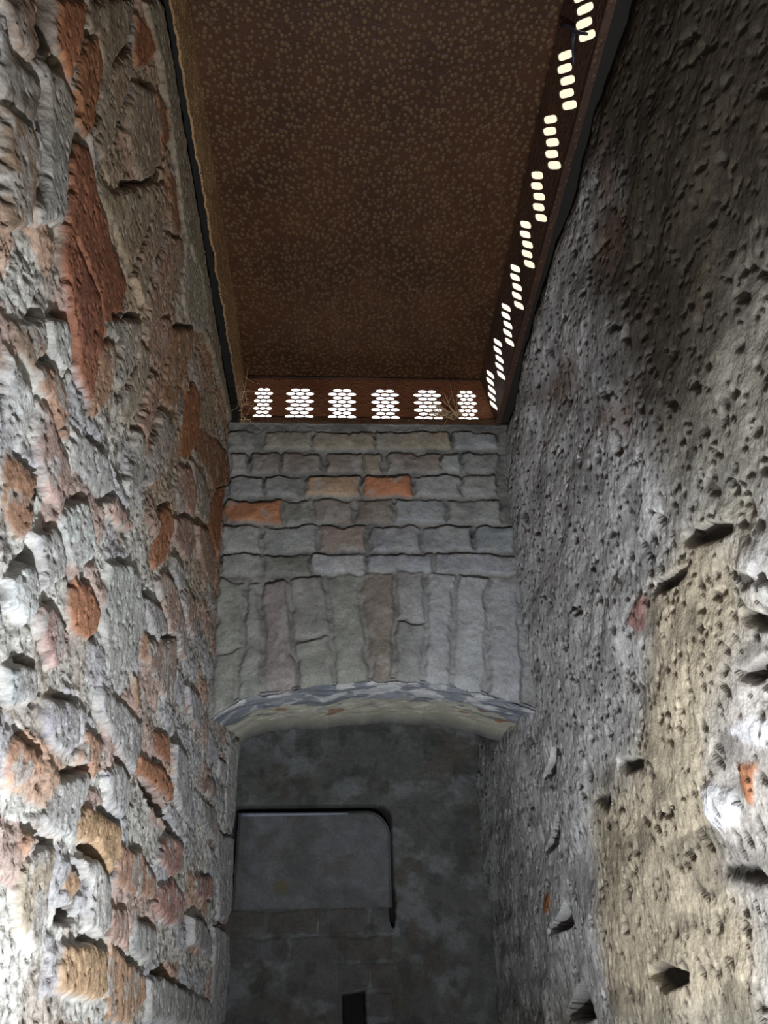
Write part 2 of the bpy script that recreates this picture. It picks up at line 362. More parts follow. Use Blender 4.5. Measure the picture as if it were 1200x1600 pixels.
def rust_mat(name, dark, light, dot_scale, dots=0.22, rough=0.5, bump=0.6, dot_colour=None):
    mt, nt, b = new_mat(name)
    L = nt.links
    tc = nt.nodes.new('ShaderNodeTexCoord')
    n1 = node(nt, 'ShaderNodeTexNoise', Scale=5.0, Detail=8.0, Roughness=0.7)
    n2 = node(nt, 'ShaderNodeTexNoise', Scale=60.0, Detail=5.0, Roughness=0.6)
    vo = node(nt, 'ShaderNodeTexVoronoi', Scale=dot_scale)
    for n in (n1, n2, vo):
        L.new(tc.outputs['Object'], n.inputs['Vector'])
    cr = nt.nodes.new('ShaderNodeValToRGB')
    cr.color_ramp.elements[0].position = 0.35; cr.color_ramp.elements[0].color = (*dark, 1)
    cr.color_ramp.elements[1].position = 0.68; cr.color_ramp.elements[1].color = (*light, 1)
    L.new(n1.outputs['Fac'], cr.inputs['Fac'])
    mr = nt.nodes.new('ShaderNodeMapRange')
    mr.inputs['From Min'].default_value = dots; mr.inputs['From Max'].default_value = dots + 0.28
    mr.inputs['To Min'].default_value = 1.0; mr.inputs['To Max'].default_value = 0.0
    L.new(vo.outputs['Distance'], mr.inputs['Value'])
    mm = nt.nodes.new('ShaderNodeMath'); mm.operation = 'MULTIPLY'
    L.new(mr.outputs['Result'], mm.inputs[0])
    sx = nt.nodes.new('ShaderNodeSeparateColor'); L.new(vo.outputs['Color'], sx.inputs['Color'])
    ma = nt.nodes.new('ShaderNodeMath'); ma.operation = 'MULTIPLY_ADD'; ma.inputs[1].default_value = 0.55; ma.inputs[2].default_value = 0.35
    L.new(sx.outputs['Red'], ma.inputs[0]); L.new(ma.outputs[0], mm.inputs[1])
    mx = nt.nodes.new('ShaderNodeMix'); mx.data_type = 'RGBA'
    L.new(mm.outputs[0], mx.inputs['Factor'])
    L.new(cr.outputs['Color'], mx.inputs['A'])
    mx.inputs['B'].default_value = (*(dot_colour or light), 1)
    L.new(mx.outputs['Result'], b.inputs['Base Color'])
    ad = nt.nodes.new('ShaderNodeMath'); ad.operation = 'ADD'
    L.new(mr.outputs['Result'], ad.inputs[0]); L.new(n2.outputs['Fac'], ad.inputs[1])
    bp = node(nt, 'ShaderNodeBump', Strength=bump, Distance=0.003)
    L.new(ad.outputs[0], bp.inputs['Height']); L.new(bp.outputs['Normal'], b.inputs['Normal'])
    b.inputs['Roughness'].default_value = rough
    b.inputs['Specular IOR Level'].default_value = 0.4
    return mt

def plain_mat(name, col, rough=0.8):
    mt, nt, b = new_mat(name)
    tc = nt.nodes.new('ShaderNodeTexCoord')
    n1 = node(nt, 'ShaderNodeTexNoise', Scale=40.0, Detail=4.0)
    nt.links.new(tc.outputs['Object'], n1.inputs['Vector'])
    cr = nt.nodes.new('ShaderNodeValToRGB')
    cr.color_ramp.elements[0].color = (*[c * 0.7 for c in col], 1)
    cr.color_ramp.elements[1].color = (*[min(1, c * 1.3) for c in col], 1)
    nt.links.new(n1.outputs['Fac'], cr.inputs['Fac'])
    nt.links.new(cr.outputs['Color'], b.inputs['Base Color'])
    b.inputs['Roughness'].default_value = rough
    return mt

# ------------------------------------------------------------ mesh helpers
def link(name, me, mat=None, parent=None):
    o = bpy.data.objects.new(name, me)
    COL.objects.link(o)
    if mat: me.materials.append(mat)
    if parent: o.parent = parent
    return o

def structure(o, label=None):
    o['kind'] = 'structure'
    if label: o['label'] = label
    return o

def thing(o, label, cat, group=None):
    o['label'] = label; o['category'] = cat
    if group: o['group'] = group
    return o

def relief(name, pos, col, mat, back, parent=None):
    """pos (nu,nv,3) relief surface, closed at the back by a skirt pushed along `back`"""
    nu, nv = pos.shape[:2]
    V = pos.reshape(-1, 3)
    idx = np.arange(nu * nv).reshape(nu, nv)
    q = np.stack([idx[:-1, :-1], idx[1:, :-1], idx[1:, 1:], idx[:-1, 1:]], -1).reshape(-1, 4)
    ring = np.concatenate([idx[:, 0], idx[-1, 1:], idx[-2::-1, -1], idx[0, -2:0:-1]])
    ext = V[ring] + np.asarray(back)
    ri = np.arange(len(ring)) + len(V)
    nx = np.roll(np.arange(len(ring)), -1)
    sk = np.stack([ring, ri, ri[nx], ring[nx]], -1)
    V2 = np.concatenate([V, ext]).astype(np.float32)
    F = np.concatenate([q, sk]).astype(np.int32)
    a, b, c = V[idx[0, 0]], V[idx[-1, 0]], V[idx[0, -1]]
    if np.dot(np.cross(b - a, c - a), back) > 0:
        F = F[:, ::-1].copy()
    me = bpy.data.meshes.new(name)
    me.vertices.add(len(V2)); me.vertices.foreach_set('co', V2.ravel())
    me.loops.add(F.size); me.loops.foreach_set('vertex_index', F.ravel())
    me.polygons.add(len(F)); me.polygons.foreach_set('loop_start', np.arange(0, F.size, 4, dtype=np.int32))
    me.polygons.foreach_set('use_smooth', np.ones(len(F), bool))
    me.update(calc_edges=True)
    C4 = np.ones((len(V2), 4), np.float32)
    C4[:len(V), :3] = col.reshape(-1, 3); C4[len(V):, :3] = 0.2
    at = me.color_attributes.new('Col', 'FLOAT_COLOR', 'POINT')
    at.data.foreach_set('color', C4.ravel())
    return link(name, me, mat, parent)

def mesh(name, V, F, mat, parent=None, smooth=False):
    me = bpy.data.meshes.new(name)
    me.from_pydata([tuple(v) for v in V], [], F)
    if smooth:
        me.polygons.foreach_set('use_smooth', np.ones(len(F), bool))
    me.update()
    return link(name, me, mat, parent)

def boxes(name, bl, mat, parent=None, bevel=0.0):
    V, F = [], []
    for (x0, x1, y0, y1, z0, z1) in bl:
        b = len(V)
        V += [(x, y, z) for x in (x0, x1) for y in (y0, y1) for z in (z0, z1)]
        F += [tuple(b + i for i in f) for f in
              ((0, 1, 3, 2), (4, 6, 7, 5), (0, 4, 5, 1), (2, 3, 7, 6), (0, 2, 6, 4), (1, 5, 7, 3))]
    o = mesh(name, V, F, mat, parent)
    if bevel:
        md = o.modifiers.new('bevel', 'BEVEL'); md.width = bevel; md.segments = 2
    return o

def tubes(name, paths, mat, parent=None, sides=5):
    """paths: list of (points, radius)"""
    V, F = [], []
    for pts, r in paths:
        pts = np.asarray(pts, float); n = len(pts); b = len(V)
        tg = np.gradient(pts, axis=0); tg /= np.linalg.norm(tg, axis=1)[:, None] + 1e-9
        ref = np.array([0.3, 0.5, 0.8])
        for i in range(n):
            a = np.cross(tg[i], ref); a /= np.linalg.norm(a) + 1e-9
            c = np.cross(tg[i], a)
            rr = r * (1 - 0.5 * i / max(1, n - 1))
            for k in range(sides):
                t = 2 * math.pi * k / sides
                V.append(pts[i] + rr * (math.cos(t) * a + math.sin(t) * c))
        for i in range(n - 1):
            for k in range(sides):
                F.append((b + i * sides + k, b + i * sides + (k + 1) % sides,
                          b + (i + 1) * sides + (k + 1) % sides, b + (i + 1) * sides + k))
        F.append(tuple(b + k for k in range(sides))[::-1])
        F.append(tuple(b + (n - 1) * sides + k for k in range(sides)))
    return mesh(name, V, F, mat, parent, True)

def plate_with_holes(name, outline, holes, thick, mat, place, parent):
    """flat sheet with real punched holes: a filled 2-D curve, extruded, turned into a mesh"""
    cu = bpy.data.curves.new(name, 'CURVE')
    cu.dimensions = '2D'; cu.fill_mode = 'BOTH'; cu.extrude = thick / 2
    for pts in [outline] + holes:
        sp = cu.splines.new('POLY'); sp.points.add(len(pts) - 1)
        for p, (x, y) in zip(sp.points, pts): p.co = (x, y, 0, 1)
        sp.use_cyclic_u = True
    tmp = bpy.data.objects.new(name, cu); COL.objects.link(tmp)
    dg = bpy.context.evaluated_depsgraph_get()
    me = bpy.data.meshes.new_from_object(tmp.evaluated_get(dg))
    bpy.data.objects.remove(tmp); bpy.data.curves.remove(cu)
    me.name = name
    me.transform(place)
    me.materials.clear()
    return link(name, me, mat, parent)

# ------------------------------------------------------------ the masonry shaft
M_left = masonry_mat('whitewashed_brick', 1.0)
M_right = masonry_mat('rough_render', 1.0)
M_far = masonry_mat('sooty_brick', 0.8)
M_back = masonry_mat('dark_render', 0.8)

PAL = dict(O=(.38, .185, .11), R=(.28, .125, .078), S=(.41, .26, .185), P=(.40, .285, .25), Q=(.42, .24, .21),
           T=(.37, .315, .26), G=(.36, .355, .35), V=(.375, .37, .395), W=(.50, .51, .515), M=(.51, .50, .475),
           H=(.42, .285, .185), B=(.27, .195, .15), D=(.20, .175, .155), N=(.31, .18, .12), E=(.30, .285, .245), K=(.10, .085, .075))
COVER = dict(O=.06, R=.05, S=.18, P=.25, Q=.2, T=.35, G=.4, V=.4, W=.5, M=.6, H=.1, B=.2, D=.2, N=.12, E=.3, K=0)

def left_base(y, z):
    t = sstep(1.75, 2.10, y)
    return -.300 - .03 * (z - 2.3) + .014 * t + .016 * np.clip((1.74 - y) / 1.08, 0, 1.3) * sstep(2.35, 2.86, z)

def wall_left():
    u = axis((-.45, .2, .02), (.2, .28, .006), (.28, 2.088, .0026))
    v = axis((0, 1.3, .03), (1.3, 1.42, .006), (1.42, 2.86, .0026))
    U, Vv = np.meshgrid(u, v, indexing='ij')
    wu = U + .010 * (fbm(U * 28, Vv * 28, 1, 3) - .5) + .005 * (vnoise(U * 130, Vv * 130, 5) - .5)
    wv = Vv + .010 * (fbm(U * 28, Vv * 28, 11, 3) - .5) + .005 * (vnoise(U * 130, Vv * 130, 15) - .5)
    lum = fbm(U * 22, Vv * 22, 21, 4); grit = fbm(U * 95, Vv * 95, 31, 3); crumbs = fbm(U * 230, Vv * 230, 36, 2)
    h = .009 * (lum - .5) + .007 * (grit - .5) + .004 * (crumbs - .5)
    # mortar: pale lime wash below, browner and darker towards the top and the near end
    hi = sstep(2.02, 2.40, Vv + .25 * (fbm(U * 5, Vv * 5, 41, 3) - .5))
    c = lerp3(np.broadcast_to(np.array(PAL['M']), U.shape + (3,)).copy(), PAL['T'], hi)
    c = lerp3(c, (.36, .31, .27), .75 * sstep(.5, .68, fbm(U * 14, Vv * 14, 51, 4)))
    c = lerp3(c, (.15, .13, .12), .8 * sstep(.60, .74, fbm(U * 60, Vv * 60, 61, 3)))
    # plain courses of bricks between the outlined ones
    row = np.floor(wv / .075); off = (row % 2) * .07 + .03 * table(71)[row.astype(int) & 255, 3]
    bu = ((wu + off) / .145); bi = np.floor(bu)
    rnd = table(72)[row.astype(int) & 255, bi.astype(int) & 255]; rn2 = table(73)[row.astype(int) & 255, bi.astype(int) & 255]
    du = np.minimum(bu - bi, 1 - bu + bi) * .145; dv = np.minimum(wv / .075 - row, 1 - wv / .075 + row) * .075
    dd = np.minimum(du, dv) - .008
    mk = sstep(0, .006, dd) * (rnd > .25)
    c = lerp3(c, PAL['P'], mk * .8 * (rn2 < .4)); c = lerp3(c, PAL['V'], mk * .8 * (rn2 >= .4) * (rn2 < .92)); c = lerp3(c, PAL['S'], mk * .8 * (rn2 >= .92))
    h = h + mk * (.002 + .004 * rnd) * sstep(0, .02, dd)
    wash = fbm(U * 40, Vv * 40, 81, 4)
    grain = fbm(U * 110 + Vv * 12, Vv * 26, 85, 4)
    R = np.random.RandomState(5)
    for rec in LEFT:
        k, ht, P = unpack(rec)
        P = np.array(P); lo = P.min(0) - .02; up_ = P.max(0) + .02
        i0, i1 = np.searchsorted(u, [lo[0], up_[0]]); j0, j1 = np.searchsorted(v, [lo[1], up_[1]])
        if i1 - i0 < 2 or j1 - j0 < 2: continue
        s = (slice(i0, i1), slice(j0, j1))
        d = poly_sdf(wu[s], wv[s], P)
        cen = P.mean(0); gx, gy = U[s] - cen[0], Vv[s] - cen[1]; gl = np.hypot(gx, gy) + 1e-6
        if k == 'K':
            mm = sstep(-.004, .006, d)
            h[s] = h[s] * (1 - mm) + mm * (ht * .001)
            c[s] = lerp3(c[s], PAL['K'], mm); continue
        mm = sstep(-.0025, .0045, d)
        # open joint over the top and far side of the brick
        side = np.clip((gx * .45 + gy * .9) / gl - .15, 0, 1) * (R.rand() * .9 + .1)
        gro = sstep(-.011, -.004, d) * (1 - sstep(-.003, .001, d))
        h[s] -= .018 * gro * np.clip(side * 2, 0, 1)
        c[s] = lerp3(c[s], (.09, .075, .065), .85 * gro * np.clip(side * 2, 0, 1))
        tx, ty = R.randn(2) * .025
        hb = ht * .0008 + .0035 * np.sqrt(np.clip(d / .010, 0, 1)) + tx * gx + ty * gy + .004 * (lum[s] - .5) + .002 * (grit[s] - .5) + .0025 * (grain[s] - .5)
        h[s] = h[s] * (1 - mm) + hb * mm
        col = np.array(PAL[k]) * (1 + .16 * (R.rand(3) * .4 + R.rand() - .7))
        cc = np.broadcast_to(col, d.shape + (3,)) * (.78 + .44 * grain[s])[..., None]
        cc = lerp3(cc, (.43, .42, .41), .8 * sstep(.50, .66, wash[s] + COVER[k] * .28 - .03) * (COVER[k] > .1) * (1 - .4 * hi[s]))
        cc = lerp3(cc, np.array(col) * .45, .6 * sstep(.64, .72, grit[s]))
        c[s] = lerp3(c[s], cc, mm)
    # pores in bricks and mortar
    for sc_, sd, dep, rmax in ((62., 91, .006, .40), (120., 95, .004, .46)):
        f1, idv = worley(wu * sc_ * .8, wv * sc_, sd)
        r = np.clip((idv - .5) * 1.5, 0, 1) * rmax
        pm = sstep(0, .10, r - f1 + .35 * (crumbs - .5)) * (r > .10)
        h -= dep * pm
        c = lerp3(c, c * .28, .8 * pm)
    c = c * (1 - hi[..., None] * np.array((.20, .31, .44)))      # brown tint, darker towards the top
    x = left_base(U, Vv) + h
    pos = np.stack([x, U, Vv], -1)
    return structure(relief('wall_left', pos, c, M_left, (-.2, 0, 0)), 'left shaft wall of rough brick with peeling whitewash')

RP = dict(g=(.60, .60, .615), y=(.58, .50, .37), p=(.56, .52, .49), b=(.16, .105, .08), w=(.80, .80, .82),
          o=(.44, .20, .11), q=(.42, .25, .23), k=(.05, .045, .04))

def wall_right():
    u = axis((-.45, .25, .02), (.25, .34, .006), (.34, 1.8, .0025), (1.8, 2.75, .005))
    v = axis((0, 1.3, .03), (1.3, 1.40, .008), (1.40, 2.86, .003))
    U, Vv = np.meshgrid(u, v, indexing='ij')
    wu = U + .035 * (fbm(U * 12, Vv * 12, 101, 4) - .5); wv = Vv + .035 * (fbm(U * 12, Vv * 12, 111, 4) - .5)
    big = fbm(U * 5, Vv * 5, 121, 3); lum = fbm(U * 17, Vv * 17, 131, 4); grit = fbm(U * 120, Vv * 120, 141, 3)
    pa, pb = wu * .65 + wv * .76, wv * .65 - wu * .76          # the pits are dragged along a trowel direction
    h = .035 * (big - .5) + .011 * (lum - .5) + .003 * (grit - .5)
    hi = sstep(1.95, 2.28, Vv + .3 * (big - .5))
    c = lerp3(np.broadcast_to(np.array((.38, .36, .31)), U.shape + (3,)).copy(), (.068, .054, .038), hi)  # upper part dark brown, with the dimmer light there put into the colour
    for rec in RIGHT:
        k, ht, P = unpack(rec)
        P = np.array(P); lo = P.min(0) - .18; up_ = P.max(0) + .18
        i0, i1 = np.searchsorted(u, [lo[0], up_[0]]); j0, j1 = np.searchsorted(v, [lo[1], up_[1]])
        if i1 - i0 < 2 or j1 - j0 < 2: continue
        s = (slice(i0, i1), slice(j0, j1))
        if k in 'gypb':
            d = poly_sdf(wu[s], wv[s], P); wd = .10 if k == 'g' else .045; mm = sstep(-wd, wd, d + (.12 * (lum[s] - .5) if k == 'g' else 0))
            c[s] = lerp3(c[s], RP[k], mm * .85); h[s] += ht * .001 * mm
        else:
            f = .3
            d = poly_sdf(U[s] * (1 - f) + wu[s] * f, Vv[s] * (1 - f) + wv[s] * f, P); mm = sstep(-.003, .005, d)
            if k == 'k':
                mm = sstep(-.008, .001, d)
                h[s] = h[s] * (1 - mm) + ht * .001 * mm
            else:
                h[s] += ht * .0006 * mm * np.sqrt(np.clip(d / .02, 0, 1))
            c[s] = lerp3(c[s], RP[k], mm)
    c = lerp3(c, c * .62, sstep(.52, .66, fbm(U * 9, Vv * 26, 151, 4)))
    c = lerp3(c, c * 1.25, .8 * sstep(.55, .66, fbm(U * 20, Vv * 12, 155, 4)))
    # pits
    for sc, sd, dep, rmax in ((52., 161, .006, .40), (86., 171, .004, .44), (22., 181, .010, .25)):
        f1, idv = worley(pa * sc * .42, pb * sc, sd)
        r = np.clip((idv - .3) * 1.3, 0, 1) * rmax
        pm = sstep(0, .09, r - f1 + .25 * (grit - .5)) * (r > .10)
        h -= dep * pm
        c = lerp3(c, (.07, .06, .05), .85 * pm)
    # rounded arris at the ragged top edge
    top = np.clip((Vv - 2.72) / .14, 0, 1)
    h -= .022 * top ** 2 * (.4 + 1.2 * fbm(U * 9, Vv * 0 + 2, 191, 3))
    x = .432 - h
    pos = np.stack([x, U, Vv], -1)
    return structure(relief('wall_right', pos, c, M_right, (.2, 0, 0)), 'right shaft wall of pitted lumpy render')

FP = dict(gd=(.22, .215, .20), tn=(.38, .33, .26), gb=(.33, .345, .37), gp=(.36, .33, .32), bd=(.24, .205, .18), pb=(.30, .25, .225),
          lb=(.42, .43, .45), gr=(.30, .30, .295), sa=(.44, .30, .21), li=(.36, .35, .375), **{'or': (.46, .20, .10)}, bp=(.30, .235, .21),
          gg=(.27, .275, .255), bl=(.255, .22, .215))
AX = np.array([-.36, -.300, -.233, -.09, .02, .082, .16, .26, .320, .380, .50])
AF = np.array([2.00, 2.032, 2.083, 2.108, 2.120, 2.125, 2.124, 2.108, 2.090, 2.074, 2.03])   # front edge of the arch
AB = np.array([2.065, 2.090, 2.135, 2.143, 2.155, 2.158, 2.155, 2.150, 2.138, 2.122, 2.09])   # its back edge

def wall_far():
    xs = axis((-.36, .50, .003))
    zf = np.interp(xs, AX, AF); zb = np.interp(xs, AX, AB)
    ker = np.ones(25) / 25
    zf = np.convolve(np.pad(zf, 12, 'edge'), ker, 'valid'); zb = np.convolve(np.pad(zb, 12, 'edge'), ker, 'valid')
    ns, nw = 90, 270
    D = 1.74; T = 2.075
    X = np.repeat(xs[:, None], ns + nw, 1); Y = np.zeros_like(X); Z = np.zeros_like(X)
    ts = np.linspace(0, 1, ns, endpoint=False)
    Y[:, :ns] = T + (D - T) * ts; Z[:, :ns] = zb[:, None] + (zf - zb)[:, None] * ts
    tw = np.linspace(0, 1, nw)
    Y[:, ns:] = D; Z[:, ns:] = zf[:, None] + (2.862 - zf)[:, None] * tw
    U, Vv = X, Z + (Y - D) * .9
    lum = fbm(U * 24, Vv * 24, 201, 4); grit = fbm(U * 90, Vv * 90, 211, 3)
    wu = U + .022 * (fbm(U * 26, Vv * 26, 221, 4) - .5); wv = Vv + .020 * (fbm(U * 30, Vv * 30, 231, 3) - .5)
    h = .010 * (lum - .5) + .006 * (grit - .5) - .003
    c = np.broadcast_to(np.array((.27, .265, .25)), U.shape + (3,)).copy()
    c = lerp3(c, (.16, .155, .15), .8 * sstep(.5, .62, fbm(U * 12, Vv * 20, 241, 4)))
    R = np.random.RandomState(9)
    wash = fbm(U * 30, Vv * 30, 251, 4)
    front = np.zeros(X.shape, bool); front[:, ns:] = True
    for rec in FAR:
        k, ht, P = unpack(rec)
        d = poly_sdf(wu, wv, np.array(P)) - .001
        cen = np.mean(P, 0); gx, gy = U - cen[0], Vv - cen[1]
        mm = sstep(-.005, .006, d) * front
        gro = sstep(-.010, -.004, d) * (1 - sstep(-.003, .001, d)) * np.clip(gy / .02, 0, 1) * (cen[1] > 2.38) * front
        ga = R.rand(); h -= .009 * gro * (.2 + ga) * sstep(.42, .58, wash); c = lerp3(c, (.08, .08, .085), .8 * gro * sstep(.42, .56, wash))
        tx, ty = R.randn(2) * .03
        hb = ht * .0009 + .003 * np.sqrt(np.clip(d / .02, 0, 1)) + .006 * (lum - .5) + .004 * (grit - .5) + tx * gx * (np.abs(gx) < .2) + ty * gy * (np.abs(gy) < .2)
        h = h * (1 - mm) + hb * mm
        col = np.array(FP[k]) * (1 + .12 * (R.rand(3) * .4 + R.rand() - .7))
        cc = np.broadcast_to(col * 1.06, d.shape + (3,)) * (.6 + .8 * lum)[..., None]
        cc = lerp3(cc, (.40, .39, .37), .55 * sstep(.55, .68, wash))
        c = lerp3(c, cc, mm * .92)
    # cement smeared over the right end of the arch
    sm = sstep(.15, .20, U + .05 * (lum - .5)) * sstep(2.07, 2.10, Vv) * (1 - sstep(2.33, 2.40, Vv + .03 * (lum - .5))) * front
    c = lerp3(c, (.40, .41, .425), .55 * sm)
    # soffit: blue-grey front band, cream render towards the back
    sf = (~front)
    depth = (Y - D) / (T - D) + .5 * (fbm(U * 14, Y * 14, 261, 3) - .5)
    sc = lerp3(np.broadcast_to(np.array((.34, .36, .41)), U.shape + (3,)).copy(), (.72, .73, .75), sstep(.48, .58, fbm(U * 26, Y * 26, 271, 4)))
    sc = lerp3(sc, (.62, .60, .50), sstep(.42, .6, depth))
    sc = lerp3(sc, (.20, .22, .27), .85 * sstep(.52, .62, fbm(U * 20 + 5, Y * 30, 275, 5)) * (1 - sstep(.6, .8, depth)))
    sc = lerp3(sc, (.42, .20, .12), .8 * sstep(.80, .84, fbm(U * 20, Y * 20, 281, 2)))
    c = np.where(sf[..., None], sc, c)
    ed = np.clip(1 - np.abs(np.arange(ns + nw) - ns) / 10., 0, 1)[None, :]
    P3 = np.stack([X, Y, Z], -1)
    hs = .016 * (fbm(U * 20, Y * 20, 291, 4) - .5)
    P3[..., 1] -= np.where(front, h, 0) ; P3[..., 2] -= np.where(sf, hs, 0) * (1 - ed)
    P3[..., 1] += .008 * ed * front; P3[..., 2] += .006 * ed * sf
    P3[..., 2] += .010 * ed * (fbm(U * 35, Vv * 0, 295, 3) - .5)
    P3[:, -1, 1] = D; 
    return structure(relief('wall_far', P3, c, M_far, (0, .10, .0)), 'far shaft wall of sooty brick over a flat brick arch')

HX0, HX1, HZ0, HZ1, HR = -.322, .146, 1.742, 2.012, .048      # hatch cover outline on the back wall

def rbox(x, z, x0, x1, z0, z1, r):
    qx = np.abs(x - (x0 + x1) / 2) - (x1 - x0) / 2 + r
    qz = np.abs(z - (z0 + z1) / 2) - (z1 - z0) / 2 + r
    return r - np.hypot(np.maximum(qx, 0), np.maximum(qz, 0)) - np.minimum(np.maximum(qx, qz), 0)

def wall_back():
    u = axis((-.95, -.42, .02), (-.42, .52, .003))
    v = axis((0, 1.36, .03), (1.36, 2.36, .003))
    U, Vv = np.meshgrid(u, v, indexing='ij')
    lum = fbm(U * 14, Vv * 14, 301, 5); grit = fbm(U * 70, Vv * 70, 311, 3)
    h = .014 * (lum - .5) + .006 * (grit - .5)
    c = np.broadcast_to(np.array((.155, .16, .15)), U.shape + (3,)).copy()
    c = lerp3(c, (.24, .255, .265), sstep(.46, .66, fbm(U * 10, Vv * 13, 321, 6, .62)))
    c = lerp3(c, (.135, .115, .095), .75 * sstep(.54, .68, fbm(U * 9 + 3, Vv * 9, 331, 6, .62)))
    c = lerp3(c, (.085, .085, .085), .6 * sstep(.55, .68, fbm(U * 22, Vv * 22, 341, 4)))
    # brick courses below the hatch
    low = (Vv < HZ0 + .004) & (U < .15) & ((Vv > HZ0 - .135) | (U > -.01))
    row = np.floor((Vv - HZ0) / .07); bu = (U + (row % 2) * .07) / .15; bi = np.floor(bu)
    dd = np.minimum(np.minimum(bu - bi, 1 - bu + bi) * .15, np.minimum((Vv - HZ0) / .07 - row, 1 - (Vv - HZ0) / .07 + row) * .07) + .03 * (lum - .5)
    mk = sstep(.002, .008, dd) * low
    rn = table(351)[row.astype(int) & 255, bi.astype(int) & 255]
    h = h + .006 * mk - .004 * low
    c = lerp3(c, (.14, .13, .135), .6 * mk * (rn < .7)); c = lerp3(c, (.135, .120, .107), .7 * mk * (rn >= .7))
    # recess coloured black for the hatch cover's shadow, wider at corner and right edge
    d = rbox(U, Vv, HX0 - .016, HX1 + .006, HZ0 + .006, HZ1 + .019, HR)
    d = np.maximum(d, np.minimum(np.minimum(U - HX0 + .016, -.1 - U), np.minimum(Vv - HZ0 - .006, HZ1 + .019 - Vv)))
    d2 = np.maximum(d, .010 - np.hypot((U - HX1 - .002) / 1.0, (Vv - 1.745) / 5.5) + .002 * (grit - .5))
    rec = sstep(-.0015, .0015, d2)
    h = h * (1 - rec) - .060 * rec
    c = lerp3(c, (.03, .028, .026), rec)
    # small hole in the lower wall
    hd = poly_sdf(U + .01 * (lum - .5), Vv + .01 * (lum - .5), np.array([(.005, 1.525), (.062, 1.527), (.066, 1.40), (.008, 1.40)]))
    hm = sstep(-.003, .003, hd); h = h * (1 - hm) - .09 * hm; c = lerp3(c, (.03, .028, .026), hm)
    crn = sstep(.38, .50, U)
    y = 2.60 - h - .10 * crn ** 2
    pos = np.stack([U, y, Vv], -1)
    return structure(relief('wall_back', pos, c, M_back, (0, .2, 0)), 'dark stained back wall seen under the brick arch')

wall_left(); wall_right(); wall_far(); wall_back()

M_dull = plain_mat('dull_mortar', (.20, .19, .17), .95)
M_black = plain_mat('gap_shade_black', (.018, .016, .014), .95)
structure(boxes('floor', [(-1.0, .65, -.65, 2.85, -.12, 0)], M_dull))
structure(boxes('wall_near', [(-.52, .65, -.65, -.45, 0, 3.0)], M_dull))
structure(boxes('wall_side', [(-1.1, -.93, 2.2, 2.85, 0, 2.36), (-1.0, -.45, 2.02, 2.20, 0, 2.36)], M_dull))
structure(boxes('ceiling', [(-1.1, .65, 1.86, 2.85, 2.30, 2.45)], M_dull))
# strips closing the hood-to-wall slots, the gap's shade put into their black colour
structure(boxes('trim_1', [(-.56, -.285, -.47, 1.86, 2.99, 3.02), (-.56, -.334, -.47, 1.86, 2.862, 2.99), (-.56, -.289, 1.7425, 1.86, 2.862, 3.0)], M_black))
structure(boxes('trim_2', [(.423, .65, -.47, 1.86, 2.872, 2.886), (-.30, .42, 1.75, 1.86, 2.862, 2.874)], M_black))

# ------------------------------------------------------------ the perforated rusty vent hood over the shaft
M_lid = rust_mat('rusty_sheet_dotted', (.044, .017, .007), (.092, .034, .013), 92.0, .26, .55, .5, (.145, .088, .038))
M_rim = rust_mat('rusty_edge', (.20, .10, .045), (.42, .26, .13), 130.0, .15, .42, 1.0, (.6, .45, .28))
M_side = rust_mat('rusty_panel_red', (.16, .055, .028), (.26, .105, .05), 80.0, .15, .55, .6)
M_sided = rust_mat('rusty_panel_dark', (.045, .022, .015), (.10, .05, .03), 80.0, .15, .6, .6)

hood = bpy.data.objects.new('vent_hood', None); COL.objects.link(hood)
hood.location = (0.055, .64, 2.86)
thing(hood, 'rusty sheet-metal hood with punched vent holes closing the top of the shaft', 'vent')
bpy.context.view_layer.update()
def under_hood(o):
    o.parent = hood
    o.matrix_parent_inverse = hood.matrix_world.inverted()
    return o

HL, HRR, HN, HF, HB, HT = -.288, .400, -.46, 1.742, 2.868, 3.032
def lid():
    xs = np.linspace(HL - .004, .394, 60); ys = np.linspace(HN, HF + .01, 150)
    X, Y = np.meshgrid(xs, ys, indexing='ij')
    Z = HT + .004 * (fbm(X * 4, Y * 4, 401, 3) - .5) - .006 * np.sin((X - HL) / (HRR - HL) * math.pi)
    nx, ny = X.shape; n = nx * ny
    V = np.concatenate([np.stack([X, Y, Z], -1).reshape(-1, 3), np.stack([X, Y, Z + .004], -1).reshape(-1, 3)])
    idx = np.arange(n).reshape(nx, ny)
    F = []
    for i in range(nx - 1):
        for j in range(ny - 1):
            a, b, c, d = idx[i, j], idx[i + 1, j], idx[i + 1, j + 1], idx[i, j + 1]
            F.append((int(a), int(d), int(c), int(b))); F.append((int(a + n), int(b + n), int(c + n), int(d + n)))
    ring = [int(k) for k in np.concatenate([idx[:, 0], idx[-1, 1:], idx[-2::-1, -1], idx[0, -2:0:-1]])]
    for k in range(len(ring)):
        a, b = ring[k], ring[(k + 1) % len(ring)]
        F.append((a, b, b + n, a + n))
    o = mesh('lid', V, F, M_lid, None, True)
    o['label'] = 'dark brown lid sheet covered in pale tan dots'
    return under_hood(o)
lid()

def oval(cx, cy, a, b, n=12):
    return [(cx + a * math.cos(2 * math.pi * k / n), cy + b * math.sin(2 * math.pi * k / n)) for k in range(n)]

def cluster(cx, z0, z1, width, rows=8, pa=.0135, rng=None):
    """staggered rows of punched ovals: three, then two, and so on"""
    out = []
    pz = (z1 - z0) / rows
    for r in range(rows):
        z = z0 + pz * (r + .5)
        cols = (-1, 0, 1) if r % 2 == 0 else (-.5, .5)
        for q in cols:
            x = cx + q * width / 3
            out.append(oval(x, z, pa * .98, pz * .487))
    return out

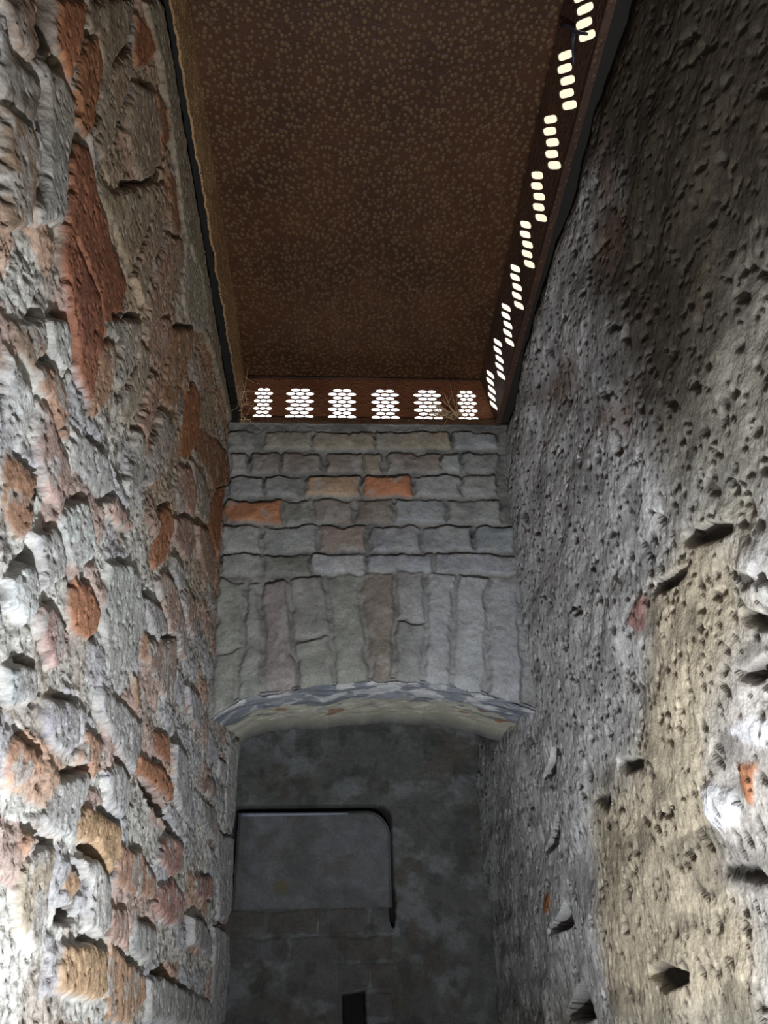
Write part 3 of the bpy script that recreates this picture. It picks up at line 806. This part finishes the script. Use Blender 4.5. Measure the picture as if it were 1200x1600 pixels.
# far end panel: local x = world X, local y = world Z
ends = []
for cx, w in ((-.228, .052), (-.126, .080), (-.008, .080), (.113, .080), (.233, .080), (.345, .056)):
    ends += cluster(cx, 2.879, 2.987, w, 8, w / 6.0)
pl = Matrix(((1, 0, 0, 0), (0, 0, -1, HF + .001), (0, 1, 0, 0), (0, 0, 0, 1)))
under_hood(plate_with_holes('end_panel', [(HL - .004, HB), (.421, HB), (.391, HT), (HL + .005, HT)], ends, .0025, M_side, pl, None))['label'] = 'red-brown end panel with six clusters of punched holes'
# right side panel, leaning out towards its foot: local x = world Y, local y = up the slope
XT, XB = .390, .422
SL = math.hypot(XT - XB, HT - HB)
def slot(y, t, la, lb):
    """slanted rounded slot centred at (y, t)"""
    ax, ay = .062 * la, .088 * la                   # along the slot
    bx, by = -.0066 * lb, .0123 * lb                # across it
    out = []
    for k in range(14):
        q = 2 * math.pi * k / 14
        cx = math.copysign(abs(math.cos(q)) ** .6, math.cos(q)); cy = math.copysign(abs(math.sin(q)) ** .6, math.sin(q))
        out.append((y + cx * ax + cy * bx, t + cx * ay + cy * by))
    return out
sides = []
for k in range(-9, 5):
    yc = 1.190 + .1245 * k
    for r in range(5):
        w = (r - 2.0)
        sides.append(slot(yc - .0142 * w + .005 * (r % 2), SL * .46 + .0160 * w + .007 * (r % 2), .33, .60))
pr_ = Matrix(((0, (XT - XB) / SL, 1, XB), (1, 0, 0, 0), (0, (HT - HB) / SL, 0, HB), (0, 0, 0, 1)))
under_hood(plate_with_holes('side_panel', [(HN, 0), (HF, 0), (HF, SL), (HN, SL)], sides, .0025, M_sided, pr_, None))['label'] = 'dark side panel with a row of punched hole clusters'
# left side: solid rust-scaled sheet
def left_side():
    ys = np.linspace(HN, HF, 700); zs = np.linspace(2.872, HT, 40)
    Yg, Zg = np.meshgrid(ys, zs, indexing='ij')
    hh = .007 * (fbm(Yg * 55, Zg * 40, 411, 4) - .5) + .003 * (fbm(Yg * 9, Zg * 9, 415, 3) - .5)
    pos = np.stack([HL + .007 + .001 * (HT - Zg) / (HT - HB) + hh, Yg, Zg], -1)
    o = relief('side_panel', pos, np.ones(pos.shape) * .3, M_rim, (-.004, 0, 0))
    o['label'] = 'solid side panel crusted with light brown rust'
    return under_hood(o)
left_side()
under_hood(boxes('end_panel', [(HL - .004, XB, HN - .003, HN, HB, HT)], M_sided))
# rolled angle flange around the foot of the hood
M_fl = rust_mat('rusty_flange', (.045, .024, .015), (.16, .08, .04), 90.0, .15, .6, .8)
def wavy_bar(name, p0, p1, w, hgt, mat, seed):
    n = 120; V = []; F = []
    p0, p1 = np.array(p0, float), np.array(p1, float); dirv = (p1 - p0) / np.linalg.norm(p1 - p0)
    sid = np.array([-dirv[1], dirv[0], 0])
    for i in range(n):
        t = i / (n - 1); p = p0 + (p1 - p0) * t
        e = .004 * (fbm(np.array([t * 40.]), np.array([seed * 1.]), seed, 3)[0] - .5)
        for a, b in ((-.5, -.5), (.5, -.5), (.5, .5), (-.5, .5)):
            V.append(p + sid * w * a + np.array([0, 0, hgt * b + e]))
    for i in range(n - 1):
        for k in range(4):
            F.append((i * 4 + k, i * 4 + (k + 1) % 4, i * 4 + 4 + (k + 1) % 4, i * 4 + 4 + k))
    F += [(3, 2, 1, 0), (4 * n - 4, 4 * n - 3, 4 * n - 2, 4 * n - 1)]
    return under_hood(mesh(name, V, F, mat))
wavy_bar('flange', (HL, HF - .003, 2.868), (.418, HF - .003, 2.868), .012, .014, M_fl, 421)
wavy_bar('flange', (.424, HN, 2.864), (.424, HF, 2.864), .014, .010, M_sided, 425)
under_hood(tubes('seam', [([(HL, HF - .004, HT - .010), (HRR, HF - .004, HT - .010)], .004)], M_sided))
# thin bent wire clip on the inner face of the right side panel
M_clip = plain_mat('dark_steel', (.035, .038, .055), .4)
under_hood(tubes('clip', [([(.385, .742, 2.990), (.392, .732, 2.965), (.396, .727, 2.940), (.402, .716, 2.912), (.406, .706, 2.890)], .005),
                          ([(.396, .727, 2.940), (.396, .741, 2.934), (.398, .752, 2.921), (.400, .765, 2.905)], .0045)], M_clip))['label'] = 'small dark bent steel clip'

# ------------------------------------------------------------ hatch cover on the back wall
hatch = bpy.data.objects.new('hatch_cover', None); COL.objects.link(hatch)
hatch.location = ((HX0 + HX1) / 2, 2.60, HZ0)
thing(hatch, 'grey rounded-corner hatch cover set into the dark back wall under the arch', 'hatch')
bpy.context.view_layer.update()
def hatch_panel():
    nx, nz = 200, 130
    a = np.linspace(0, 1, nx); b = np.linspace(0, 1, nz)
    A, B = np.meshgrid(a, b, indexing='ij')
    X = HX0 + (HX1 - HX0) * A; Z = HZ0 + (HZ1 - HZ0) * B
    d = rbox(X, Z, HX0, HX1, HZ0 - .2, HZ1, .076)
    # pull the points outside the rounded corners back onto the outline
    cx = np.minimum(X, HX1 - .076); cz = np.minimum(Z, HZ1 - .076)
    vx, vz = X - cx, Z - cz; ln = np.hypot(vx, vz); out = ln > .076
    X = np.where(out, cx + vx / np.maximum(ln, 1e-9) * .076, X); Z = np.where(out, cz + vz / np.maximum(ln, 1e-9) * .076, Z)
    ed = np.minimum(np.minimum(X - HX0, HX1 - X), HZ1 - Z)
    ed = np.minimum(ed, np.where((ln > 0) & (X > HX1 - .076) & (Z > HZ1 - .076), .076 - ln, 9))
    lum = fbm(X * 16, Z * 16, 501, 4)
    y = 2.592 + .010 * (1 - sstep(0, .010, ed)) + .005 * (lum - .5)
    c = np.broadcast_to(np.array((.215, .225, .24)), X.shape + (3,)).copy()
    c = lerp3(c, (.165, .172, .175), sstep(.44, .66, fbm(X * 9, Z * 12, 511, 6, .62)))
    c = lerp3(c, (.20, .165, .085), .8 * sstep(0, .03, .04 - np.hypot((X + .18), (Z - 1.80) / .9) + .03 * (lum - .5)))
    c = lerp3(c, (.16, .145, .135), .6 * sstep(.52, .68, fbm(X * 13, Z * 13, 521, 6, .62)))
    o = relief('panel', np.stack([X, y, Z], -1), c, M_back, (0, .03, 0))
    o.parent = hatch; o.matrix_parent_inverse = hatch.matrix_world.inverted()
hatch_panel()
rim_path = [(x, 2.591, HZ1 - .009) for x in np.linspace(HX0 + .010, HX1 - .13, 12)]
rim = tubes('rim', [(rim_path, .007)], plain_mat('bluish_steel', (.36, .40, .50), .5))
rim['label'] = 'bluish raised bead along the top edge'
rim.parent = hatch; rim.matrix_parent_inverse = hatch.matrix_world.inverted()

# ------------------------------------------------------------ dry plant wisps and cobweb
M_straw = plain_mat('dry_straw', (.66, .47, .27), .6)
def tuft(name, base, spread, aim, n, ln, seed, label, cat):
    R = np.random.RandomState(seed); ps = []
    for k in range(n):
        p = np.array(base) + R.randn(3) * np.array(spread)
        d = np.array(aim) + R.randn(3) * .45; d /= np.linalg.norm(d)
        cv = R.randn(3) * .35
        L_ = ln * (.5 + R.rand())
        ps.append(([p + d * L_ * t + cv * L_ * t * t for t in np.linspace(0, 1, 7)], .0006 + .0006 * R.rand()))
    o = tubes(name, ps, M_straw, None, 4)
    return thing(o, label, cat)
tuft('dry_straw', (-.280, 1.70, 2.90), (.003, .022, .035), (.5, .1, -.25), 24, .045, 3,
     'wispy dry straw hanging in the left far corner of the hood', 'straw')
tuft('dry_straw', (.296, 1.728, 2.886), (.020, .004, .008), (-.9, -.1, .45), 60, .05, 4,
     'tangled dry straw caught between the last two hole clusters of the end panel', 'straw')
